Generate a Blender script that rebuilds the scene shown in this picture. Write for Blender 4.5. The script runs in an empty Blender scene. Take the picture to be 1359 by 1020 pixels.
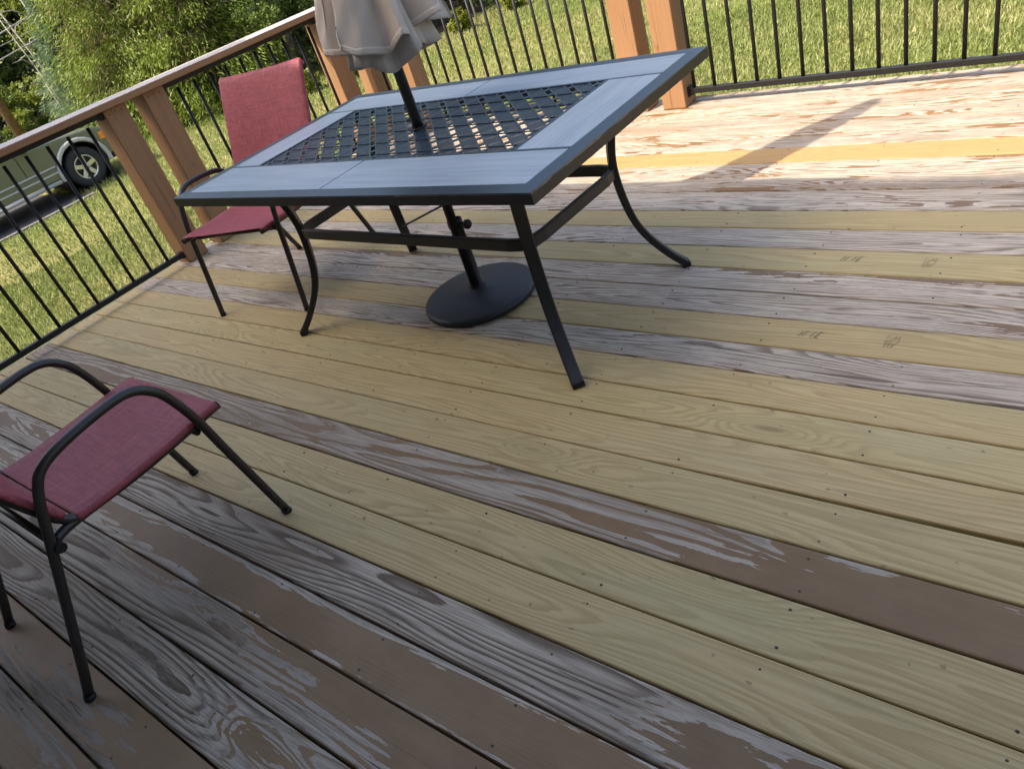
import bpy, bmesh, math, random
import numpy as np
from mathutils import Vector, Matrix

random.seed(7)
rng = np.random.default_rng(11)
S = bpy.context.scene
COL = S.collection

# ------------------------------------------------------------------ camera
CAM_H = 1.3667
YAW, PITCH, ROLL = map(math.radians, (-46.8157, 33.0515, -19.8083))
cam_d = bpy.data.cameras.new('camera')
cam = bpy.data.objects.new('camera', cam_d)
COL.objects.link(cam)
fwd = Vector((math.sin(YAW)*math.cos(PITCH), math.cos(YAW)*math.cos(PITCH), -math.sin(PITCH)))
side = Vector((math.cos(YAW), -math.sin(YAW), 0))
up = side.cross(fwd)
s2 = side*math.cos(ROLL) + up*math.sin(ROLL)
u2 = -side*math.sin(ROLL) + up*math.cos(ROLL)
cam.matrix_world = Matrix(((s2.x, u2.x, -fwd.x, 0), (s2.y, u2.y, -fwd.y, 0), (s2.z, u2.z, -fwd.z, CAM_H), (0, 0, 0, 1)))
cam_d.sensor_width = 36
cam_d.lens = 36*1000.4/1359
cam_d.clip_start = .02
cam_d.clip_end = 600
S.camera = cam

# ------------------------------------------------------------------ sky, sun, exposure
SUN_ELEV, SUN_AZ = math.radians(49), math.radians(208)
W = bpy.data.worlds.new('World'); S.world = W; W.use_nodes = True
wn = W.node_tree.nodes; wl = W.node_tree.links
sky = wn.new('ShaderNodeTexSky'); sky.sky_type = 'NISHITA'; sky.sun_disc = False
sky.dust_density = 5.; sky.ozone_density = .5; sky.air_density = 1.
sky.sun_elevation = SUN_ELEV; sky.sun_rotation = SUN_AZ
wl.new(sky.outputs['Color'], wn['Background'].inputs['Color'])
wn['Background'].inputs['Strength'].default_value = .15
sun_d = bpy.data.lights.new('sun', 'SUN'); sun_d.energy = 2.75; sun_d.angle = math.radians(.53); sun_d.color = (1, .90, .75)
sun = bpy.data.objects.new('sun', sun_d); COL.objects.link(sun)
sd = Vector((math.sin(SUN_AZ)*math.cos(SUN_ELEV), math.cos(SUN_AZ)*math.cos(SUN_ELEV), math.sin(SUN_ELEV)))
sun.rotation_euler = (-sd).to_track_quat('-Z', 'Y').to_euler(); sun.location = sd*30
S.view_settings.view_transform = 'Standard'; S.view_settings.look = 'None'
S.view_settings.gamma = 1; S.view_settings.use_curve_mapping = False
S.view_settings.exposure = 1.55

# ------------------------------------------------------------------ node helpers
class NT:
    def __init__(self, name):
        self.m = bpy.data.materials.new(name); self.m.use_nodes = True
        self.t = self.m.node_tree; self.n = self.t.nodes; self.l = self.t.links
        self.b = self.n['Principled BSDF']; self.out = self.n['Material Output']
    def lk(self, a, b):
        if hasattr(a, 'is_output') or isinstance(a, bpy.types.NodeSocket): self.l.new(a, b)
        else: b.default_value = a
    def new(self, t, **kw):
        n = self.n.new(t)
        for k, v in kw.items(): setattr(n, k, v)
        return n
    def math(self, op, a, b=0., c=None, clamp=False):
        n = self.new('ShaderNodeMath', operation=op, use_clamp=clamp)
        self.lk(a, n.inputs[0]); self.lk(b, n.inputs[1])
        if c is not None: self.lk(c, n.inputs[2])
        return n.outputs[0]
    def coord(self, kind='Object'):
        return self.new('ShaderNodeTexCoord').outputs[kind]
    def mapping(self, v, scale=(1, 1, 1), loc=(0, 0, 0), rot=(0, 0, 0)):
        n = self.new('ShaderNodeMapping'); self.lk(v, n.inputs[0])
        n.inputs['Scale'].default_value = scale; n.inputs['Location'].default_value = loc; n.inputs['Rotation'].default_value = rot
        return n.outputs[0]
    def noise(self, v, scale=1., detail=2., rough=.5, dist=0.):
        n = self.new('ShaderNodeTexNoise'); self.lk(v, n.inputs['Vector'])
        n.inputs['Scale'].default_value = scale; n.inputs['Detail'].default_value = detail
        n.inputs['Roughness'].default_value = rough; n.inputs['Distortion'].default_value = dist
        return n.outputs['Fac']
    def ramp(self, f, stops, interp='LINEAR'):
        n = self.new('ShaderNodeValToRGB'); self.lk(f, n.inputs[0]); cr = n.color_ramp; cr.interpolation = interp
        while len(cr.elements) < len(stops): cr.elements.new(.5)
        for e, (p, c) in zip(cr.elements, stops):
            e.position = p; e.color = (c if hasattr(c, '__len__') else (c, c, c))[:3] + (1,) if hasattr(c, '__len__') else (c, c, c, 1)
        return n.outputs[0]
    def mix(self, f, a, b, mode='MIX'):
        n = self.new('ShaderNodeMix', data_type='RGBA', blend_type=mode)
        self.lk(f, n.inputs[0]); 
        for x, i in ((a, 6), (b, 7)):
            if isinstance(x, (tuple, list)): n.inputs[i].default_value = tuple(x)[:3] + (1,)
            else: self.l.new(x, n.inputs[i])
        return n.outputs[2]
    def smooth(self, f, lo, hi):
        n = self.new('ShaderNodeMapRange', interpolation_type='SMOOTHSTEP'); self.lk(f, n.inputs[0])
        n.inputs[1].default_value = lo; n.inputs[2].default_value = hi
        return n.outputs[0]
    def bump(self, h, strength=.3, dist=.002):
        n = self.new('ShaderNodeBump'); n.inputs['Strength'].default_value = strength; n.inputs['Distance'].default_value = dist
        self.lk(h, n.inputs['Height']); self.lk(n.outputs[0], self.b.inputs['Normal'])
    def base(self, c, rough=.5, spec=None, metal=0.):
        if isinstance(c, (tuple, list)): self.b.inputs['Base Color'].default_value = tuple(c)[:3] + (1,)
        else: self.l.new(c, self.b.inputs['Base Color'])
        self.lk(rough, self.b.inputs['Roughness'])
        if spec is not None: self.b.inputs['Specular IOR Level'].default_value = spec
        self.b.inputs['Metallic'].default_value = metal
        return self

def simple_mat(name, col, rough=.5, var=.12, scale=30., spec=.5, metal=0., bump=0.):
    t = NT(name); v = t.coord()
    n = t.noise(v, scale, 4, .6)
    c = t.mix(t.smooth(n, .3, .7), tuple(x*(1-var) for x in col), tuple(min(1, x*(1+var)) for x in col))
    t.base(c, t.math('ADD', rough-.08, t.math('MULTIPLY', n, .16)), spec, metal)
    if bump: t.bump(n, bump, .001)
    return t.m

# ------------------------------------------------------------------ wood of the deck boards
def board_mat(name, kind, seed, stops=None, edge=0., side=0., dark=1., freq=10., knots=.72, flake=1., con=1., tint=(1, 1, 1), rc=.12, paint=1., ptint=(1, 1, 1), st=1., ha=2.6, spec=.26):
    """kind new / old. stops: [(x, paint bias)] along the board; edge>0 keeps the paint off the board edges"""
    t = NT(name)
    rs = random.Random(seed)
    v = t.coord()
    sv = t.new('ShaderNodeVectorMath', operation='ADD'); t.lk(v, sv.inputs[0])
    sv.inputs[1].default_value = (rs.uniform(-50, 50), 0, 0); sv = sv.outputs[0]
    sep = t.new('ShaderNodeSeparateXYZ'); t.lk(v, sep.inputs[0]); X, Y = sep.outputs[0], sep.outputs[1]
    # ring field: elongated hills + distance from a wandering pith line
    wob = t.math('MULTIPLY', t.math('SUBTRACT', t.noise(t.mapping(sv, (.9, 0, 0)), 1, 1), .5), .16)
    yy = t.math('ADD', t.math('SUBTRACT', Y, wob), rs.uniform(-.035, .035))
    para = t.math('SQRT', t.math('ADD', t.math('MULTIPLY', yy, yy), .0003))
    hill = t.noise(t.mapping(sv, (.55, 5.5, 5.5)), 1, 2.5, .45)
    fine = t.noise(t.mapping(sv, (6, 75, 75)), 1, 3, .6)
    F = t.math('ADD', t.math('MULTIPLY', para, 12.), t.math('MULTIPLY', hill, ha))
    F = t.math('ADD', F, t.math('MULTIPLY', fine, .085))
    # knots
    vor = t.new('ShaderNodeTexVoronoi', feature='F1'); t.lk(t.mapping(sv, (1.15, 5.5, 0), (rs.uniform(0, 9), rs.uniform(0, 9), 0)), vor.inputs['Vector'])
    vor.inputs['Scale'].default_value = 1
    cs = t.new('ShaderNodeSeparateColor'); t.lk(vor.outputs['Color'], cs.inputs[0])
    on = t.math('GREATER_THAN', cs.outputs[0], knots)
    kd = t.math('MULTIPLY', vor.outputs['Distance'], 1.)
    kb = t.math('MULTIPLY', t.math('EXPONENT', t.math('MULTIPLY', t.math('MULTIPLY', kd, kd), -22.)), on)
    F = t.math('ADD', F, t.math('MULTIPLY', kb, 1.1))
    fr = t.math('FRACT', t.math('MULTIPLY', F, freq*.42))
    ring = t.math('MULTIPLY', t.smooth(fr, .30, .84), t.math('SUBTRACT', 1., t.smooth(fr, .92, 1.)))    # 1 on latewood
    knot = t.math('MULTIPLY', t.math('SUBTRACT', 1., t.smooth(kd, .03, .075)), on)
    fib = t.noise(t.mapping(sv, (6, 330, 330)), 1, 3, .6)
    low = t.noise(t.mapping(sv, (1.1, 4, 4)), 1, 3, .55)
    blot = t.noise(t.mapping(sv, (5, 9, 9)), 1, 4, .6)
    if kind == 'new':
        c = t.mix(t.math('MULTIPLY', ring, .75), (.50*dark, .385*dark, .195*dark), (.36*dark, .255*dark, .115*dark))
        c = t.mix(t.math('MULTIPLY', t.smooth(low, .45, .7), .55), c, (.40*dark, .355*dark, .195*dark))
        c = t.mix(t.math('MULTIPLY', t.smooth(blot, .52, .8), .45), c, (.36*dark, .275*dark, .12*dark))
        c = t.mix(t.math('MULTIPLY', kb, .35), c, (.33*dark, .30*dark, .13*dark))
        c = t.mix(t.math('MULTIPLY', knot, .6), c, (.16, .10, .05))
        fb2 = t.noise(t.mapping(sv, (3.5, 190, 190)), 1, 3, .6)
        c = t.mix(t.math('MULTIPLY', t.smooth(fb2, .40, .66), .45), c, (.33*dark, .24*dark, .10*dark))
        dirt = t.noise(t.mapping(sv, (2.2, 14, 14)), 1, 5, .65)
        c = t.mix(t.math('MULTIPLY', t.smooth(dirt, .58, .74), .40), c, (.22*dark, .17*dark, .09*dark))
        if tint != (1, 1, 1): c = t.mix(1., c, tint, 'MULTIPLY')
        spk = t.noise(t.mapping(sv, (26, 40, 40)), 1, 1, .5)
        c = t.mix(t.math('MULTIPLY', t.smooth(spk, .735, .77), .55), c, (.13, .09, .05))
        t.base(c, .62, .32)
        t.bump(t.math('ADD', t.math('MULTIPLY', ring, .35), t.math('MULTIPLY', fib, .4)), .35, .0012)
    else:
        c = t.mix(t.math('MULTIPLY', ring, con), (.48*dark, .41*dark, .32*dark), (.12*dark, .082*dark, .053*dark))
        c = t.mix(t.math('MULTIPLY', t.smooth(low, .45, .75), .4*st), c, (.25*dark, .195*dark, .145*dark))
        c = t.mix(t.math('MULTIPLY', t.smooth(fib, .42, .62), .6), c, (.19*dark, .15*dark, .112*dark))
        c = t.mix(t.math('MULTIPLY', t.smooth(blot, .56, .75), .5*st), c, (.20*dark, .16*dark, .13*dark))
        crk = t.noise(t.mapping(sv, (2.6, 120, 120)), 1, 3, .55)
        crack = t.smooth(crk, .63, .68)
        c = t.mix(t.math('MULTIPLY', crack, .85), c, (.045, .035, .03))
        c = t.mix(t.math('MULTIPLY', knot, .7), c, (.10, .065, .045))
        stain = t.noise(t.mapping(sv, (.8, 6, 6)), 1, 4, .6)
        c = t.mix(t.math('MULTIPLY', t.smooth(stain, .47, .68), .55*st), c, (.20*dark, .135*dark, .085*dark))
        # remains of brown paint
        pn = t.noise(t.mapping(sv, (2.1, 11, 11)), 1, 6, .62)
        jag = t.noise(t.mapping(sv, (17, 110, 110)), 1, 4, .65)
        lo, hi = -5., 3.5
        if stops is None: stops = [(lo, .25), (hi, .25)]
        st = [((x-lo)/(hi-lo), b) for x, b in stops]
        bias = t.ramp(t.math('DIVIDE', t.math('SUBTRACT', X, lo), hi-lo), st)
        M = t.math('ADD', pn, t.math('MULTIPLY', t.math('SUBTRACT', bias, .5), .9))
        M = t.math('ADD', M, t.math('MULTIPLY', t.math('SUBTRACT', jag, .5), .17*flake))
        M = t.math('ADD', M, t.math('MULTIPLY', t.math('SUBTRACT', ring, .5), rc))
        if edge: M = t.math('SUBTRACT', M, t.math('MULTIPLY', t.math('MULTIPLY', Y, Y), edge*200.))
        if side: M = t.math('ADD', M, t.math('MULTIPLY', Y, side*10.))
        P = t.smooth(M, .500, .512)
        rim = t.math('MULTIPLY', t.smooth(M, .40, .47), t.math('SUBTRACT', 1., P))
        c = t.mix(t.math('MULTIPLY', rim, .55), c, (.46*dark, .405*dark, .335*dark))
        pc = t.mix(t.smooth(blot, .35, .7), (.185*paint, .116*paint, .060*paint), (.215*paint, .140*paint, .076*paint))
        pc = t.mix(t.math('MULTIPLY', t.smooth(fib, .55, .8), .25), pc, (.12, .075, .055))
        if ptint != (1, 1, 1): pc = t.mix(1., pc, ptint, 'MULTIPLY')
        c = t.mix(P, c, pc)
        rough = t.math('SUBTRACT', .72, t.math('MULTIPLY', P, .2))
        t.base(c, rough, spec)
        h = t.math('SUBTRACT', t.math('MULTIPLY', ring, .75), t.math('MULTIPLY', crack, 1.1))
        h = t.math('ADD', t.math('MULTIPLY', h, t.math('SUBTRACT', 1., t.math('MULTIPLY', P, .72))), t.math('MULTIPLY', P, .5))
        h = t.math('ADD', h, t.math('MULTIPLY', fib, .35))
        t.bump(h, .55, .002)
    return t.m

# ------------------------------------------------------------------ mesh helpers
class MB:
    def __init__(self): self.v = []; self.f = []; self.smooth = []
    def add(self, vs, fs, sm=False):
        o = len(self.v); self.v += [tuple(p) for p in vs]; self.f += [tuple(i+o for i in f) for f in fs]; self.smooth += [sm]*len(fs)
        return self
    def box(self, lo, hi, mat=None):
        x0, y0, z0 = lo; x1, y1, z1 = hi
        vs = [(x0,y0,z0),(x1,y0,z0),(x1,y1,z0),(x0,y1,z0),(x0,y0,z1),(x1,y0,z1),(x1,y1,z1),(x0,y1,z1)]
        if mat is not None: vs = [mat @ Vector(p) for p in vs]
        return self.add(vs, [(0,3,2,1),(4,5,6,7),(0,1,5,4),(1,2,6,5),(2,3,7,6),(3,0,4,7)])
    def sweep(self, path, prof, closed=True, caps=True, upv=(0, 0, 1), sm=True):
        """prof: list of (a,b) offsets; a along side, b along up"""
        path = [Vector(p) for p in path]; n = len(path); rings = []
        upv = Vector(upv); prev = None
        for i, p in enumerate(path):
            d = (path[min(i+1, n-1)] - path[max(i-1, 0)]).normalized()
            if prev is None:
                u0 = upv if abs(d.dot(upv)) < .98 else Vector((1, 0, 0))
                s = d.cross(u0).normalized()
            else: s = (prev - d*prev.dot(d)).normalized()
            prev = s; u = s.cross(d).normalized()
            sc = prof(i/(n-1)) if callable(prof) else prof
            rings.append([p + s*a + u*b for a, b in sc])
        k = len(rings[0]); vs = [q for r in rings for q in r]; fs = []
        for i in range(n-1):
            for j in range(k):
                j2 = (j+1) % k
                fs.append((i*k+j, i*k+j2, (i+1)*k+j2, (i+1)*k+j))
        o = len(self.v); self.add(vs, fs, sm)
        if caps: self.add([], []); self.f += [tuple(o+j for j in range(k))[::-1], tuple(o+(n-1)*k+j for j in range(k))]; self.smooth += [False, False]
        return self
    def tube(self, path, r, n=10, caps=True):
        if callable(r): return self.sweep(path, lambda u: [(r(u)*math.cos(2*math.pi*j/n), r(u)*math.sin(2*math.pi*j/n)) for j in range(n)], caps=caps)
        return self.sweep(path, [(r*math.cos(2*math.pi*j/n), r*math.sin(2*math.pi*j/n)) for j in range(n)], caps=caps)
    def bar(self, path, w, h, upv=(0, 0, 1), c=.25):
        a, b = w/2, h/2; e = min(a, b)*c
        return self.sweep(path, [(a-e,-b),(a,-b+e),(a,b-e),(a-e,b),(-a+e,b),(-a,b-e),(-a,-b+e),(-a+e,-b)], upv=upv, sm=False)
    def lathe(self, prof, n=32, c=(0, 0, 0), axis='z', sm=True):
        vs = []; fs = []; k = len(prof)
        for i in range(n):
            a = 2*math.pi*i/n
            for r, z in prof:
                if axis == 'z': p = (c[0]+r*math.cos(a), c[1]+r*math.sin(a), c[2]+z)
                else: p = (c[0]+z, c[1]+r*math.cos(a), c[2]+r*math.sin(a))
                vs.append(p)
        for i in range(n):
            for j in range(k-1):
                i2 = (i+1) % n; fs.append((i*k+j, i2*k+j, i2*k+j+1, i*k+j+1))
        return self.add(vs, fs, sm)
    def build(self, name, mat, parent=None, bevel=0., seg=2, kind=None, loc=None):
        me = bpy.data.meshes.new(name); me.from_pydata(self.v, [], self.f); me.update()
        me.polygons.foreach_set('use_smooth', self.smooth)
        if mat: me.materials.append(mat)
        o = bpy.data.objects.new(name, me); COL.objects.link(o)
        if parent: o.parent = parent
        if loc: o.location = loc
        if bevel:
            b = o.modifiers.new('bevel', 'BEVEL'); b.width = bevel; b.segments = seg; b.limit_method = 'ANGLE'; b.angle_limit = math.radians(40)
        if kind: o['kind'] = kind
        return o

def np_mesh(name, verts, faces, mat, parent=None, attr=None, kind=None):
    """verts (n,3); faces (m,k) ndarray; attr per-vertex float 'rnd'"""
    me = bpy.data.meshes.new(name); n = len(verts); m, k = faces.shape
    me.vertices.add(n); me.vertices.foreach_set('co', np.ascontiguousarray(verts, dtype=np.float32).ravel())
    me.loops.add(m*k); me.loops.foreach_set('vertex_index', np.ascontiguousarray(faces, dtype=np.int32).ravel())
    me.polygons.add(m); me.polygons.foreach_set('loop_start', np.arange(0, m*k, k, dtype=np.int32))
    me.polygons.foreach_set('loop_total', np.full(m, k, dtype=np.int32))
    me.update(calc_edges=True)
    if attr is not None:
        a = me.attributes.new('rnd', 'FLOAT', 'POINT'); a.data.foreach_set('value', np.ascontiguousarray(attr, dtype=np.float32))
    me.materials.append(mat)
    o = bpy.data.objects.new(name, me); COL.objects.link(o)
    if parent: o.parent = parent
    if kind: o['kind'] = kind
    return o

def thing(name, label, cat, loc=(0, 0, 0), rz=0., group=None):
    o = bpy.data.objects.new(name, None); COL.objects.link(o); o.empty_display_size = .1
    o.location = loc; o.rotation_euler = (0, 0, rz); o['label'] = label; o['category'] = cat
    if group: o['group'] = group
    return o
def tag(o, label, cat, group=None):
    o['label'] = label; o['category'] = cat
    if group: o['group'] = group
    return o
def share(o, name, parent, loc=(0, 0, 0), rz=0., mat=None):
    c = o.copy(); COL.objects.link(c); c.name = name; c.parent = parent; c.location = loc; c.rotation_euler = (0, 0, rz)
    return c

# ------------------------------------------------------------------ common materials
M_BLACK = simple_mat('black_rail_metal', (.012, .0115, .011), .5, .2, 60, .3)
M_BRONZE = simple_mat('dark_bronze_metal', (.020, .016, .014), .36, .2, 45, .55)
M_TABLE = simple_mat('sky_tinted_table_metal', (.016, .031, .050), .34, .15, 50, .85)  # blue of the reflected sky is put into the base colour
M_LEG = simple_mat('black_table_leg_metal', (.011, .011, .012), .42, .2, 50, .45)
def post_mat():
    t = NT('tan_painted_wood'); v = t.coord()
    g = t.noise(t.mapping(v, (60, 60, 2.2)), 1, 4, .6); b = t.noise(v, 5, 3, .6)
    c = t.mix(t.smooth(g, .3, .75), (.305, .165, .080), (.265, .14, .066))
    c = t.mix(t.math('MULTIPLY', t.smooth(b, .5, .75), .35), c, (.25, .13, .06))
    crk = t.noise(t.mapping(v, (110, 110, 1.6)), 1, 3, .55)
    c = t.mix(t.math('MULTIPLY', t.smooth(crk, .62, .68), .6), c, (.10, .05, .025))
    k = t.noise(t.mapping(v, (16, 16, 7)), 1, 1, .5); c = t.mix(t.math('MULTIPLY', t.smooth(k, .70, .76), .5), c, (.17, .08, .035))
    t.base(c, .58, .35); t.bump(t.math('SUBTRACT', g, crk), .4, .0015); return t.m
M_POST = post_mat()
def cap_mat():
    t = NT('weathered_cap_wood'); v = t.coord()
    sp = t.new('ShaderNodeSeparateXYZ'); ge = t.new('ShaderNodeNewGeometry'); t.lk(ge.outputs['Normal'], sp.inputs[0])
    g = t.noise(t.mapping(v, (50, 2.0, 50)), 1, 4, .6); b = t.noise(t.mapping(v, (9, 1.6, 9)), 1, 5, .6)
    top = t.smooth(sp.outputs[2], .5, .8)
    paint = t.mix(t.smooth(g, .3, .75), (.30, .155, .072), (.255, .13, .06))
    wear = t.mix(t.smooth(g, .3, .7), (.50, .46, .42), (.29, .25, .225))
    c = t.mix(t.math('MULTIPLY', top, t.smooth(b, .25, .36)), paint, wear)
    t.base(c, .6, .4); t.bump(g, .3, .001); return t.m
M_CAP = cap_mat()

# ------------------------------------------------------------------ the setting: lawn, driveway, forest floor
GZ = -1.2
def lawn_mat():
    t = NT('lawn_soil_and_turf'); v = t.coord()
    a = t.noise(v, .55, 4, .6); b = t.noise(v, 9, 4, .65); f = t.noise(v, 60, 3, .6)
    c = t.mix(t.smooth(a, .35, .68), (.105, .135, .03), (.20, .175, .07))
    c = t.mix(t.math('MULTIPLY', t.smooth(b, .45, .7), .6), c, (.075, .105, .022))
    c = t.mix(t.math('MULTIPLY', t.smooth(f, .5, .75), .5), c, (.22, .19, .085))
    t.base(c, .9, .1); t.bump(t.math('ADD', b, f), .6, .03); return t.m
MB().box((-260, -200, GZ-.4), (200, 260, GZ)).build('lawn', lawn_mat(), kind='structure')
def asphalt_mat():
    t = NT('asphalt'); v = t.coord(); a = t.noise(v, 180, 3, .7); b = t.noise(v, 1.2, 4, .6)
    c = t.mix(a, (.030, .030, .032), (.065, .064, .064)); c = t.mix(t.math('MULTIPLY', t.smooth(b, .45, .7), .4), c, (.075, .072, .07))
    t.base(c, .85, .3); t.bump(a, .4, .004); return t.m
MB().box((-19.6, -40, GZ-.3), (-14.72, 5.62, GZ+.012)).build('driveway', asphalt_mat(), kind='structure', bevel=.01)
MB().box((-14.718, -40, GZ-.3), (-14.60, 5.66, GZ+.03)).build('driveway_edge', simple_mat('pale_edging', (.15, .145, .135), .85, .25, 14), kind='structure', bevel=.01)

# ------------------------------------------------------------------ house behind the camera (its shadow covers the near deck)
def house():
    t = NT('grey_beige_lap_siding'); v = t.coord()
    a = t.noise(v, 2, 4, .6); t.base(t.mix(a, (.24, .20, .16), (.28, .24, .195)), .6, .3)
    wall_m = t.m
    h = thing('house', 'two storey sided house standing behind the deck, throwing its shadow over it', 'house', (0, -1.2, GZ))
    roof_m = simple_mat('dark_shingle', (.07, .065, .06), .85, .3, 20)
    X0, X1, H = -4.6, 9.0, 4.88 - GZ          # eave corner where the gable starts, right end, eave height
    zr = H + .585*2.0
    w = MB(); xs = -6.45
    prof = [(xs, 0), (X1, 0), (X1, H-.12), (X0, H-.12), (xs, H+.585*(X0-xs)-.12)]
    n = len(prof)
    w.add([(x, 0, z) for x, z in prof] + [(x, -7.5, z) for x, z in prof], [tuple(range(n)), tuple(range(2*n-1, n-1, -1))] + [((i+1) % n, i, i+n, (i+1) % n+n) for i in range(n)])
    w.build('wall', wall_m, h)
    r = MB(); prof2 = [(X1+.4, H-.1), (X0, H-.1), (-6.6, zr-.1), (-6.6, zr), (X0, H), (X1+.4, H)]
    n = len(prof2)
    r.add([(x, .4, z) for x, z in prof2] + [(x, -7.9, z) for x, z in prof2], [tuple(range(n)), tuple(range(2*n-1, n-1, -1))] + [((i+1) % n, i, i+n, (i+1) % n+n) for i in range(n)])
    r.build('roof', roof_m, h)
    for k in range(34):
        z0 = -GZ + .05 + k*.14
        if z0 > H-.3: break
        MB().add([(xs, .004, z0+.13), (X1, .004, z0+.13), (X1, .018, z0), (xs, .018, z0), (xs, .002, z0), (X1, .002, z0)],
                 [(0, 3, 2, 1), (3, 4, 5, 2), (0, 4, 3), (1, 2, 5)]).build('siding_plank', wall_m, h)
    fr = simple_mat('white_trim', (.75, .75, .73), .5, .05)
    gl = NT('window_glass').base((.02, .025, .03), .06, .6).m
    for x in (-2.6, 1.6):
        d = MB().box((x-.95, .02, -GZ+.03), (x+.95, .06, -GZ+2.1)).build('patio_door', fr, h, bevel=.005)
        for s in (-1, 1): MB().box((x+s*.47-.38, .062, -GZ+.15), (x+s*.47+.38, .068, -GZ+2.0)).build('pane', gl, d)
house()
aw = thing('added_awning', 'tan fabric awning out of view above the near deck, there to shade it', 'added_awning', (0, -1.17, 2.75))  # made-up awning out of view, added to darken the near deck
aw_m = simple_mat('added_awning_fabric', (.50, .40, .29), .9, .1, 40, .2)
MB().add([(-4.3, 0, .10), (8.5, 0, .10), (8.5, 1.45, -.16), (-4.3, 1.45, -.16), (-4.3, 0, .104), (8.5, 0, .104), (8.5, 1.45, -.156), (-4.3, 1.45, -.156)],
         [(0, 3, 2, 1), (4, 5, 6, 7), (0, 1, 5, 4), (1, 2, 6, 5), (2, 3, 7, 6), (3, 0, 4, 7)]).build('added_awning_cloth', aw_m, aw)
MB().tube([(-4.3, 1.47, -.16), (8.5, 1.47, -.16)], .03, 10).build('added_front_bar', simple_mat('added_bar_white', (.7, .7, .68), .4, .05), aw)
for x in (-3.6, 0, 4, 7.8): MB().tube([(x, .02, 0), (x+.8, 1.0, -.1), (x+.1, 1.45, -.17)], .022, 8).build('added_folding_arm', M_BRONZE, aw)

# ------------------------------------------------------------------ the deck
Y0, PW, XL, XR = 3.26477, .1445, -4.585, 3.4
deck = bpy.data.objects.new('deck', None); COL.objects.link(deck); deck['kind'] = 'structure'
edge_adj = {0: .026, 1: .014, 2: .018, 3: .022, 4: -.004, 5: -.004, 6: -.005, 7: -.014, 8: -.011, 9: -.01, 10: -.014, 11: -.005, 13: .007, 14: .002, 16: .002, 18: -.002, 19: .001, 20: .008, 21: .004, 22: -.004, 23: -.005}
def yedge(k): return Y0 - k*PW + edge_adj.get(k, .02 if k < 0 else 0.)
NEW = {0, 4, 6, 9, 11, 12, 13, 14, 16, 17}
OLD = {   # paint bias along the board, edge wear, side, darkness
    15: dict(ha=4.2, rc=.42, stops=[(-5, .42), (-4.3, .46), (-3.9, .62), (-3.2, .50), (-2.6, .44), (-1.2, .46), (-.8, .58), (-.45, .84), (-.2, .95), (3.5, .8)], dark=.84, freq=8.5, side=-.10, knots=.9),
    18: dict(ha=4.0, stops=[(-5, .55), (-3.9, .62), (-3.0, .50), (-2.5, .34), (-2.0, .22), (-.80, .20), (-.62, .48), (-.5, .62), (.5, .6), (3.5, .5)], dark=.98, freq=10, edge=.2, knots=.9),
    19: dict(stops=[(-5, .5), (-3.0, .62), (-2.4, .74), (-1.2, .90), (-.85, .98), (3.5, .8)], dark=1.02, paint=1.15, freq=14, con=.6, edge=.55, side=-.10, knots=.9),
    20: dict(stops=[(-5, .4), (-3.0, .38), (-2.2, .30), (-1.7, .36), (-1.4, .55), (-1.0, .66), (3.5, .5)], dark=.86, paint=1.15, freq=9, side=.25),
    21: dict(stops=[(-5, .4), (-2.6, .25), (-1.7, .27), (-1.4, .5), (-1.2, .55), (3.5, .5)], dark=.88, paint=1.15, freq=13),
    22: dict(stops=[(-5, .6), (-2.6, .62), (-1.9, .60), (-1.5, .56), (3.5, .6)], dark=.62, paint=1.15, freq=8, side=.3),
    23: dict(stops=[(-5, .5), (-2.4, .52), (-1.9, .62), (3.5, .55)], dark=.66, paint=1.15, freq=10, side=-.2),
    10: dict(stops=[(-5, .40), (3.5, .35)], freq=15, con=.85, dark=1.12, st=.35, spec=.42),
    8: dict(stops=[(-5, .38), (-.9, .32), (-.7, .42), (-.3, .42), (3.5, .4)], freq=17, con=.85, dark=1.15, st=.35, spec=.42),
    7: dict(stops=[(-5, .34), (-2.4, .4), (-1.2, .22), (-.8, .36), (-.4, .42), (3.5, .42)], side=.35, freq=16, con=.75, dark=1.22, st=.25, spec=.42),
    5: dict(stops=[(-5, .34), (-2.4, .46), (-1.6, .32), (3.5, .34)], freq=17, con=.8, dark=1.18, st=.3, spec=.42),
    3: dict(stops=[(-5, .36), (-1.5, .42), (3.5, .42)], freq=15, con=.8, dark=1.18, st=.3, spec=.42),
}
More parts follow.
